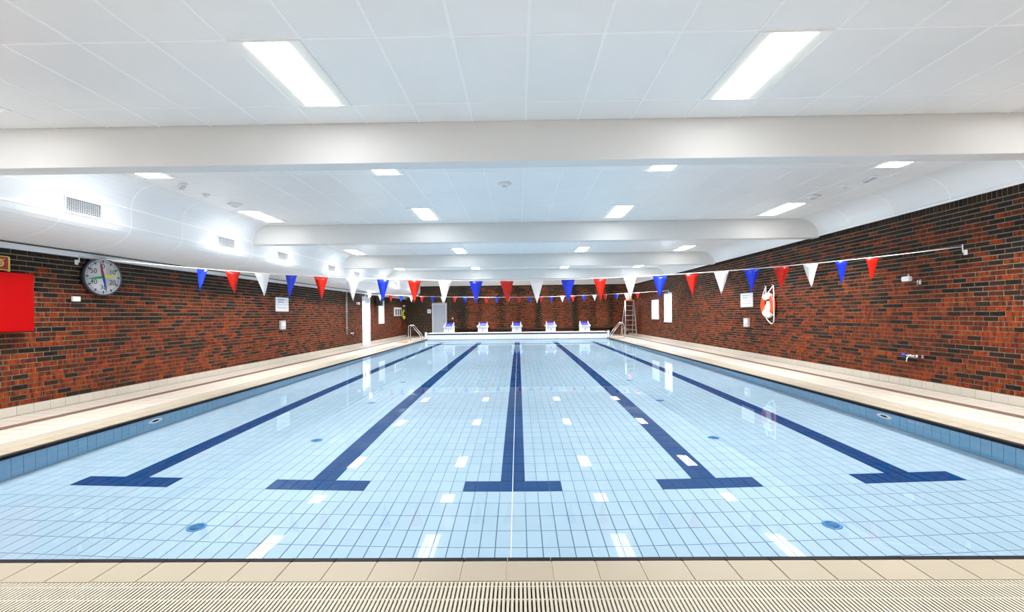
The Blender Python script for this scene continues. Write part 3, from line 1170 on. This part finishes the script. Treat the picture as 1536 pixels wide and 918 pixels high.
# ================================================================== STARTING BLOCKS
def starting_block(n, x):
    t = thing('starting_block', 'white starting block with blue top, %s' % ('numbered one, beside the grey door', 'numbered two', 'numbered three, on the middle lane', 'numbered four', 'numbered five, nearest the stepladder')[n - 1], 'starting block', (x, P1 + .30, PT), group='starting blocks')
    b = MB()
    # tapered white body
    prof = [(-.29, 0), (.29, 0), (.27, .40), (-.27, .40)]
    y0, y1 = -.20, .36
    b.v = [(px, y0, pz) for px, pz in prof] + [(px, y1, pz) for px, pz in prof]
    b.v[2 + 0] = (.27, y0, .34); b.v[3] = (-.27, y0, .34)
    b.v[6] = (.25, y1, .50); b.v[7] = (-.25, y1, .50)
    for q in ((0, 1, 2, 3), (5, 4, 7, 6), (1, 5, 6, 2), (4, 0, 3, 7), (3, 2, 6, 7), (0, 4, 5, 1)): b.face(q)
    b.build('body', M_BLOCK, t)
    tp = MB()      # sloping board
    tp.v = [(-.28, -.25, .335), (.28, -.25, .335), (.26, .38, .515), (-.26, .38, .515), (-.28, -.25, .385), (.28, -.25, .385), (.26, .38, .565), (-.26, .38, .565)]
    for q in ((0, 3, 2, 1), (4, 5, 6, 7), (0, 1, 5, 4), (1, 2, 6, 5), (2, 3, 7, 6), (3, 0, 4, 7)): tp.face(q)
    tp.build('board', M_BLOCK, t)
    pd = MB()
    pd.v = [(-.22, -.23, .3915), (.22, -.23, .3915), (.21, .28, .537), (-.21, .28, .537)]
    pd.v += [(a, b_, c + .006) for a, b_, c in pd.v]
    for q in ((0, 3, 2, 1), (4, 5, 6, 7), (0, 1, 5, 4), (1, 2, 6, 5), (2, 3, 7, 6), (3, 0, 4, 7)): pd.face(q)
    pd.build('blue_pad', M_BLUE, t)
    MB().bbox(-.22, .22, .27, .36, .545, .60, .01).build('foot_rest', M_BLUE, t)
    MB().bbox(-.26, -.22, .25, .38, .53, .63, .008).build('side_cheek', M_BLOCK, t)
    MB().bbox(.22, .26, .25, .38, .53, .63, .008).build('side_cheek', M_BLOCK, t)
    for s in (-1, 1):
        MB().tube([(s * .27, -.1, .30), (s * .33, -.1, .34), (s * .335, .02, .40), (s * .27, .05, .44)], .014, 6).build('hand_grip', M_BLOCK, t)
    MB().tube([(-.2, -.205, .30), (-.2, -.245, .28), (.2, -.245, .28), (.2, -.205, .30)], .012, 6).build('start_bar', M_ALU, t)
    o = put('number', text_mesh(str(n), .17, M_INK), t, (0, -.204, .16), (math.pi / 2, 0, 0))
    return t


for n in range(5):
    starting_block(n + 1, -4.06 + n * 2.015)

# ================================================================== POOL LADDERS
def pool_ladder(s, y, label):
    t = thing('pool_ladder', label, 'ladder', (s * (PX + .66), y, 0), group='pool ladders')
    for dy in (-.26, .26):
        pts = [(0, dy, 0), (0, dy, .70), (-s * .02, dy, .80), (-s * .07, dy, .865), (-s * .14, dy, .875), (-s * .22, dy, .83), (-s * .60, dy, .36),
               (-s * .67, dy, .24), (-s * .72, dy, .10), (-s * .74, dy, -.05), (-s * .74, dy, -.75)]
        MB().tube(pts, .021, 8).build('rail', M_STEEL, t)
        MB().lathe([(.05, 0), (.05, .012), (.024, .02)], (0, dy, 0), seg=16).build('foot_flange', M_STEEL, t)
    for z in (-.15, -.42, -.68):
        MB().bbox(-s * .74 - .04, -s * .74 + .04, -.26, .26, z - .012, z + .012, .004).build('step', M_STEEL, t)
    return t
pool_ladder(-1, 26.0, 'steel pool ladder by the grey door side of the pool')
pool_ladder(1, 26.6, 'steel pool ladder beside the aluminium stepladder')

# ================================================================== STEPLADDER WITH ORANGE CONE
t = thing('stepladder', 'tall aluminium stepladder standing by the far end of the right wall', 'stepladder', (6.74, 28.3, 0))
HT = 2.15
for s in (-1, 1):
    m = MB(); m.tube([(s * .33, -.25, 0), (s * .25, .05, HT)], .028, 6); m.build('front_stile', M_ALU, t)
    m = MB(); m.tube([(s * .36, .95, 0), (s * .24, .16, HT)], .022, 6); m.build('rear_stile', M_ALU, t)
for k in range(7):
    z = .12 + k * .29; f_ = z / HT
    hw = .33 - .08 * f_; yy = -.25 + .30 * f_
    MB().bbox(-hw, hw, yy - .04, yy + .07, z - .02, z + .012, .004).build('tread', M_ALU, t)
for z in (.45, 1.25):
    f_ = z / HT
    MB().tube([(-.36 + .12 * f_, .95 - .79 * f_, z), (.36 - .12 * f_, .95 - .79 * f_, z)], .013, 6).build('rear_brace', M_ALU, t)
MB().bbox(-.27, .27, -.02, .24, HT - .02, HT + .03, .008).build('top_plate', M_ALU, t)
m = thing('traffic_cone', 'orange cone on top of the aluminium stepladder', 'cone', (6.74, 28.37, HT + .03))
MB().lathe([(.20, 0), (.20, .025), (.165, .03), (.045, .40), (.03, .41)], seg=20).build('cone_body', M_ORANGE, m)
MB().bbox(-.21, .21, -.21, .21, 0, .022, .006).build('cone_base', M_ORANGE, m)

# ================================================================== LEFT WALL FITTINGS
# fire hose cabinet
t = thing('hose_cabinet', 'bright red metal fire hose cabinet on the left brick wall', 'cabinet', matrix=on_left(6.20, 1.235, .004))
MB().bbox(0, .78, 0, .86, 0, .15, .008).build('body', M_RED, t)
dr = MB().bbox(.012, .768, .012, .848, .151, .168, .006).build('door', M_RED, t)
MB().bbox(.10, .14, .36, .50, .169, .19, .005).build('handle', M_BLACK, dr)
for y in (.12, .68):
    MB().tube([(.772, y, .155), (.772, y + .07, .155)], .009, 6).build('hinge', M_RED2, dr)
# fire sign
t = thing('fire_hose_sign', 'red fire hose symbol sign with glowing yellow edge above the red cabinet', 'sign', matrix=on_left(6.52, 2.125))
MB().bbox(0, .195, 0, .205, .04, .075, .003).build('panel', M_LUM, t)
MB().box(.012, .183, .014, .191, .0752, .077).build('red_field', M_RED2, t)
sy = MB()
sy.lathe([(.030, .0775), (.052, .0775), (.052, .079), (.030, .079), (.030, .0775)], (.075, .10, 0), seg=24, smooth=False, cap=False)
sy.lathe([(.008, .0775), (.02, .0775), (.02, .079), (.008, .079), (.008, .0775)], (.075, .10, 0), seg=16, smooth=False, cap=False)
sy.poly_prism([(.075, .150), (.135, .150), (.145, .162), (.075, .158)], .0775, .079)
sy.build('hose_symbol', M_LUM, t)
MB().bbox(.197, .235, -.012, .20, .0, .05, .003).build('side_flange', M_LUM, t)
# pace clock
ROT = math.radians(10)
cm = frame((math.sin(ROT), math.cos(ROT), 0), (0, 0, 1), (math.cos(ROT), -math.sin(ROT), 0), (-XW + .10, 8.215, 2.15))
t = thing('pace_clock', 'round white pace clock with four coloured hands on the left brick wall', 'clock', matrix=cm)
CR = .33
MB().lathe([(CR - .01, -.05), (CR, -.045), (CR, .022), (CR - .008, .03), (CR - .024, .03), (CR - .026, .018)], seg=64).build('rim', mat('rim_grey', srgb(74, 82, 94), .35, metal=.4), t)
MB().lathe([(0.0, .019), (CR - .02, .019)], seg=64, smooth=False).build('face', M_CLOCK, t)
mk = MB()
for k in range(60):
    a = math.radians(k * 6)
    big_ = k % 5 == 0
    r0, r1, hw = (CR - .088, CR - .036, .0105) if big_ else (CR - .074, CR - .042, .0042)
    sx, cx_ = math.sin(a), math.cos(a)
    mk.poly_prism([(r0 * sx - hw * cx_, r0 * cx_ + hw * sx), (r0 * sx + hw * cx_, r0 * cx_ - hw * sx), (r1 * sx + hw * cx_, r1 * cx_ - hw * sx), (r1 * sx - hw * cx_, r1 * cx_ + hw * sx)], .0195, .0205)
mk.build('second_marks', M_INK, t)
for k, s_ in enumerate(('0', '10', '20', '30', '40', '50')):
    a = math.radians(k * 60)
    put('numeral', text_mesh(s_, .118, M_INK), t, (.185 * math.sin(a), .185 * math.cos(a), .0195))
for ang, m_, nm in ((-11, M_HRED, 'red'), (79, M_HYEL, 'yellow'), (169, M_HBLU, 'blue'), (259, M_HGRN, 'green')):
    a = math.radians(ang)
    h_ = MB()
    pts = [(-.024, .0), (.024, 0), (.006, .25), (-.006, .25)]
    pts = [(x * math.cos(a) + y * math.sin(a), -x * math.sin(a) + y * math.cos(a)) for x, y in pts]
    h_.poly_prism(pts[::-1], .024, .027)
    o = h_.build('hand', m_, t)
    o['label'] = nm + ' clock hand'
MB().lathe([(.022, .022), (.022, .03), (.0, .032)], seg=20).build('hub', M_HBLU, t)
MB().bbox(-.05, .05, .2, .30, -.12, -.05, .006).build('mount', M_DARKMETAL, t)


def small_box(name, label, cat, M, w, h, dpt, m_=M_WHITE, b=.006, group=None):
    t = thing(name, label, cat, matrix=M, group=group)
    MB().bbox(-w / 2, w / 2, -h / 2, h / 2, 0, dpt, b).build('cover', m_, t)
    return t


t = small_box('cable_outlet', 'small white outlet box on bricks below the pace clock', 'outlet', on_left(7.80, 1.752), .13, .082, .04)
MB().box(-.045, .045, -.025, .025, .04, .042).build('lid', M_FWHITE, t)


def notice(M, label, blue):
    t = thing('notice_sign', label, 'sign', matrix=M)
    w_, h_ = .80, .44
    MB().bbox(-w_ / 2, w_ / 2, -h_ / 2, h_ / 2, 0, .015, .004).build('panel', M_SIGN, t)
    p = MB()
    for (x0, x1, y0, y1) in ((-.30, .13, .125, .165), (-.27, .10, .055, .09)):
        x = x0
        while x < x1:
            l_ = random.uniform(.05, .11)
            p.box(x, min(x + l_, x1), y0, y1, .0152, .0162); x += l_ + .014
    p.build('heading_print', M_SBLUE if blue else M_SGREEN, t)
    MB().box(-w_ / 2 + .01, w_ / 2 - .01, -.012, -.003, .0152, .0162).build('dividing_rule', M_SGREY, t)
    q = MB(); x = -.31
    while x < .31:
        l_ = random.uniform(.04, .09); q.box(x, min(x + l_, .32), -.115, -.095, .0152, .0162); x += l_ + .012
    q.build('footer_print', M_SPINK, t)
    e = MB()
    e.lathe([(.045, .0152), (.055, .0152), (.055, .0162), (.045, .0162), (.045, .0152)], (.27, .12, 0), seg=20, smooth=False, cap=False)
    e.build('emblem', M_SPINK, t)
    return t


notice(on_left(14.72, 1.80), 'white notice sign with blue heading on the left brick wall', True)
notice(on_right(15.10, 1.785), 'white notice sign beside the lifebuoy on the right brick wall', False)
for M, lb in ((on_left(14.68, 1.155), 'pale grey wall switch box below the notice with blue heading'), (on_right(15.06, 1.075), 'pale grey wall switch box on the lifebuoy wall')):
    t = small_box('switch_box', lb, 'switch', M, .29, .27, .07, M_GREYBOX, .01)
    MB().bbox(-.08, .08, -.03, .07, .07, .085, .004).build('rocker', M_WHITE, t)
# pipes and tap
t = thing('water_pipes', 'pair of thin vertical pipes running down the left brick wall', 'pipe', matrix=on_left(20.22, 0))
for dx in (-.06, .06):
    MB().tube([(dx, .62, .03), (dx, ZL - .01, .03)], .014, 6).build('pipe', M_ALU, t)
for z in (.9, 1.6, 2.2):
    MB().bbox(-.10, .10, z - .015, z + .015, 0, .045, .004).build('clip', M_ALU, t)


def tap(M, label, blue=False, sc=1.0):
    t = thing('wall_tap', label, 'tap', matrix=M)
    m = MB()
    m.tube([(-.11 * sc, 0, 0), (-.11 * sc, 0, .06 * sc)], .018 * sc, 8); m.tube([(.11 * sc, 0, 0), (.11 * sc, 0, .06 * sc)], .018 * sc, 8)
    m.tube([(-.13 * sc, 0, .065 * sc), (.13 * sc, 0, .065 * sc)], .024 * sc, 10)
    m.build('body', M_CHROME, t)
    MB().tube([(0, -.01, .07 * sc), (0, -.05 * sc, .11 * sc), (0, -.11 * sc, .12 * sc)], .014 * sc, 8).build('spout', M_CHROME, t)
    for s in (-1, 1):
        MB().lathe([(.0, .0), (.03 * sc, .0), (.034 * sc, .03 * sc), (.0, .045 * sc)], (s * .15 * sc, .0, .065 * sc), 'x', 12).build('knob', M_FBLUE if blue and s < 0 else M_CHROME, t)
    return t


tap(on_left(20.72, .66), 'chrome wall tap beside the vertical pipes on the left wall')
tap(on_right(8.80, .575), 'chrome mixer tap low on the right brick wall', True)
small_box('tap_valve', 'small round chrome valve beside the mixer tap on the right wall', 'valve', on_right(8.55, .575), .06, .06, .05, M_CHROME, .02)
# sensors, speaker, boards at the far left
t = small_box('wall_sensor', 'small white sensor on dark bricks left of the glazed door', 'sensor', on_left(21.66, 1.99), .28, .11, .08)
MB().bbox(-.08, .08, -.03, .03, .08, .09, .003).build('lens', M_GREYBOX, t)
t = thing('door_lamp', 'round white lamp over the glazed door', 'lamp', matrix=on_left(23.25, 2.44))
MB().lathe([(.13, 0), (.13, .03), (.12, .05)], seg=24).build('base', M_WHITE, t)
MB().lathe([(.118, .05), (.11, .09), (.07, .125), (0, .135)], seg=24).build('dome', mat('lamp_dome', (1, 1, 1), .3, emit=2.5), t)
t = thing('loudspeaker', 'black loudspeaker mounted high beside the glazed door', 'speaker', matrix=on_left(24.45, 1.93, .06))
MB().bbox(-.20, .20, 0, .46, 0, .26, .015).build('cabinet', M_BLACK, t)
MB().lathe([(.10, .26), (.11, .27), (.09, .275), (.02, .262)], (0, .16, 0), seg=20).build('woofer', M_DARKMETAL, t)
MB().lathe([(.045, .26), (.05, .268), (.01, .262)], (0, .36, 0), seg=16).build('tweeter', M_DARKMETAL, t)
MB().bbox(-.04, .04, .16, .28, -.06, .0, .005).build('bracket', M_DARKMETAL, t)
t = thing('white_board', 'plain white upright board on the left wall near the loudspeaker', 'board', matrix=on_left(24.88, .99))
MB().bbox(0, 1.06, 0, 1.24, 0, .02, .004).build('panel', M_SIGN, t)
fm = MB()
for (a, b, c, e) in ((-.02, 0, -.02, 1.26), (1.06, 1.08, -.02, 1.26), (0, 1.06, -.02, 0), (0, 1.06, 1.24, 1.26)): fm.box(a, b, c, e, 0, .028)
fm.build('board_frame', M_ALU, t)
t = thing('white_board', 'plain white board beside the narrow window on the right wall', 'board', matrix=on_right(25.74, 1.07))
MB().bbox(0, 1.29, 0, 1.02, 0, .02, .004).build('panel', M_SIGN, t)
fm = MB()
for (a, b, c, e) in ((-.02, 0, -.02, 1.04), (1.29, 1.31, -.02, 1.04), (0, 1.29, 1.02, 1.04)): fm.box(a, b, c, e, 0, .028)
fm.build('board_frame', M_ALU, t)
MB().bbox(-.02, 1.31, -.05, -.018, 0, .07, .005).build('pen_ledge', M_DARKMETAL, t)
t = thing('equipment_rack', 'pale wall rack with three upright slots in the dark far corner', 'rack', matrix=on_left(27.95, 1.38, .004))
MB().bbox(0, 1.75, 0, .52, 0, .05, .008).build('back_plate', M_GREYBOX, t)
for k in range(3):
    MB().bbox(.25 + k * .5, .38 + k * .5, .05, .42, .05, .10, .01).build('slot', M_DARKMETAL, t)
t = thing('hose_coil', 'lime green coiled hose hanging beside the pale wall rack', 'hose', matrix=on_left(30.0, 1.47))
for k in range(3):
    r_ = .20 + .03 * k
    pts = [(r_ * math.cos(a * math.pi / 16), r_ * 1.1 * math.sin(a * math.pi / 16), .06 + .03 * k) for a in range(4, 31)]
    MB().tube(pts, .035, 8).build('hose_loop', M_LIME, t)
MB().tube([(0, .05, 0), (0, .05, .16), (0, .12, .18)], .014, 6).build('hook', M_DARKMETAL, t)
t = small_box('wall_sensor', 'tiny white sensor above the lime green hose coil', 'sensor', on_left(30.4, 2.02), .34, .10, .08)
MB().bbox(-.08, .08, -.03, .03, .08, .09, .003).build('lens', M_GREYBOX, t)
t = thing('float_mat', 'orange red mat lying on the deck near the left pool ladder', 'mat', (-6.05, 24.8, 0.0))
MB().bbox(-.22, .22, -.35, .0, .0005, .02, .006).build('pad', M_TOE, t)
MB().bbox(-.16, .24, .04, .34, .0005, .02, .006).build('pad', M_TOE, t)

# ================================================================== RIGHT WALL FITTINGS
t = thing('lifebuoy', 'orange and white lifebuoy ring with rope hung on the right brick wall', 'lifebuoy', matrix=on_right(13.70, 1.59))
RM, RT = .275, .095
def ring_band(a0, a1, m_):
    b = MB()
    n = 14
    for i in range(n + 1):
        a = math.radians(a0 + (a1 - a0) * i / n)
        for k in range(12):
            p = 2 * math.pi * k / 12
            rr = RM + RT * math.cos(p)
            b.v.append((rr * math.cos(a), rr * math.sin(a), .07 + .065 * math.sin(p)))
    for i in range(n):
        for k in range(12):
            k2 = (k + 1) % 12
            b.face((i * 12 + k, (i + 1) * 12 + k, (i + 1) * 12 + k2, i * 12 + k2), None, True)
    return b.build('ring_band', m_, t)
for a0, a1, m_, lb in ((52, 128, M_FWHITE, 'white band'), (128, 222, M_ORANGE, 'orange band'), (222, 318, M_FWHITE, 'white band'), (318, 412, M_ORANGE, 'orange band')):
    ring_band(a0, a1, m_)['label'] = lb
MB().lathe([(.0, -.30), (.09, -.30), (.095, -.27), (.09, -.02), (.05, .05), (.04, .12), (.0, .13)], (0.0, .0, .06), 'y', 16).build('line_holder', M_FWHITE, t)
MB().tube([(.20, .57, .02), (.06, .36, .10), (0, .33, .12), (-.06, .36, .10), (-.20, .57, .02)], .014, 6).build('hanging_rope', M_ROPE, t)
MB().tube([(.20, .57, .02), (.30, .3, .06), (.36, 0, .10), (.36, -.25, .09), (.30, -.46, .07), (.17, -.53, .06), (.03, -.47, .06), (-.06, -.36, .10)], .015, 6).build('grab_line', M_ROPE, t)
MB().tube([(-.20, .57, .02), (-.29, .33, .06), (-.33, .12, .09)], .014, 6).build('grab_line', M_ROPE, t)
for s in (-1, 1):
    MB().tube([(s * .20, .56, 0), (s * .20, .56, .05), (s * .20, .60, .06)], .012, 6).build('hook', M_STEEL, t)
t = small_box('wall_sensor', 'white rounded sensor box high on the bricks near the pennant bracket', 'sensor', on_right(8.88, 1.995), .18, .095, .07, M_WHITE, .02)
MB().tube([(.02, .045, .02), (.02, .085, .015)], .009, 6).build('cable', M_ROPE, t)
t = thing('wall_hook', 'small steel hook on the bricks beside the white sensor box', 'hook', matrix=on_right(8.62, 1.905))
MB().tube([(0, .05, 0), (0, .04, .05), (0, -.03, .06), (0, -.05, .03)], .010, 6).build('hook', M_STEEL, t)
MB().bbox(-.03, .03, -.03, .06, 0, .012, .003).build('plate', M_STEEL, t)

# ================================================================== FAR WALL FITTINGS
t = small_box('door_sign', 'small square white sign beside the grey door', 'sign', on_back(-5.83, 1.665, 0), .24, .26, .015, M_SIGN, .004)
MB().box(-.07, .07, .03, .08, .0152, .0165).build('print', M_SGREY, t)
MB().box(-.07, .07, -.06, .0, .0152, .0165).build('print', M_SGREY, t)
t = small_box('wall_switch', 'tiny white switch on bricks to the handle side of the grey door', 'switch', on_back(-4.28, 1.18), .09, .09, .03)
t = thing('wall_pipe', 'long dark horizontal pipe low along the far brick wall', 'pipe', matrix=on_back(0, .43))
MB().tube([(-4.5, 0, .09), (6.3, 0, .09)], .05, 8).build('pipe', M_DARKMETAL, t)
for k in range(6):
    x = -4.2 + k * 2.0
    MB().bbox(x - .02, x + .02, -.07, .07, 0, .10, .005).build('pipe_clamp', M_DARKMETAL, t)

# ================================================================== CEILING FITTINGS
def detector(x, y, r, label, group=None):
    t = thing('smoke_detector', label, 'detector', (x, y, ZC - .002), group=group)
    MB().lathe([(0, -.05), (r * .55, -.05), (r * .7, -.035), (r * .72, -.02), (r, -.018), (r, 0)], seg=24).build('housing', M_WHITE, t)
    MB().lathe([(r * .30, -.052), (r * .42, -.052), (r * .42, -.050), (r * .30, -.050)], seg=20, smooth=False).build('vent_ring', M_GREYBOX, t)
detector(-.13, 8.05, .11, 'round white detector in the middle of the ceiling')
detector(-5.49, 9.24, .13, 'wide round white detector on the ceiling by the bulkhead')
detector(5.83, 9.25, .13, 'wide round white detector on the ceiling by the right wall cove')
detector(-5.55, 8.46, .06, 'small round white sensor on the ceiling by the bulkhead')
detector(5.90, 8.45, .06, 'small round white sensor on the ceiling by the right wall cove')
for x, y, rz, lb in ((-5.55, 7.87, .75, 'slim white emergency light on the ceiling by the bulkhead'), (6.02, 8.03, -.15, 'slim white emergency light on the ceiling by the right wall cove')):
    t = thing('emergency_light', lb, 'emergency light', (x, y, ZC - .002), rz)
    MB().bbox(-.05, .05, -.17, .17, -.035, 0, .01).build('housing', M_WHITE, t)
    MB().bbox(-.035, .035, -.15, .15, -.045, -.034, .004).build('lens', M_GREYBOX, t)

# ================================================================== POOL FITTINGS
for k in range(4):
    for s in (-1, 1):
        y = 3.98 + k * 2.4
        t = thing('floor_inlet', 'round blue pool floor inlet, %s from the near grate, %s' % (ORD[k], 'clock side' if s < 0 else 'lifebuoy side'), 'pool inlet', (s * 2.68, y, -PD), group='pool floor inlets')
        MB().lathe([(.075, .001), (.075, .008), (.068, .012), (.052, .010), (.052, .001)], seg=24, cap=False).build('rim', M_DRAIN, t)
        g = MB().lathe([(0, .006), (.052, .006)], seg=24, smooth=False).build('cavity', M_DRAIN2, t)
        for q in (-.03, -.01, .01, .03):
            w_ = math.sqrt(.052 ** 2 - q * q)
            MB().box(-w_, w_, q - .005, q + .005, .006, .011).build('bar', M_DRAIN, t)
        for ch in t.children: ch.cycles.is_caustics_receiver = True
for s, y, lb in ((-1, 6.88, 'white ringed inlet in the pool wall below the left deck'), (1, 6.81, 'white ringed inlet in the pool wall below the right deck')):
    M = frame((0, -s, 0), (0, 0, 1), (-s, 0, 0), (s * PX, y, -.37))
    t = thing('wall_inlet', lb, 'pool inlet', matrix=M)
    MB().lathe([(.14, .001), (.14, .012), (.12, .022), (.075, .022), (.07, .012), (.07, .002)], seg=28, cap=False).build('ring', M_WHITE, t)
    MB().lathe([(0, .010), (.072, .010)], seg=24, smooth=False).build('cavity', M_BLACK, t)
    for ch in t.children: ch.cycles.is_caustics_receiver = True
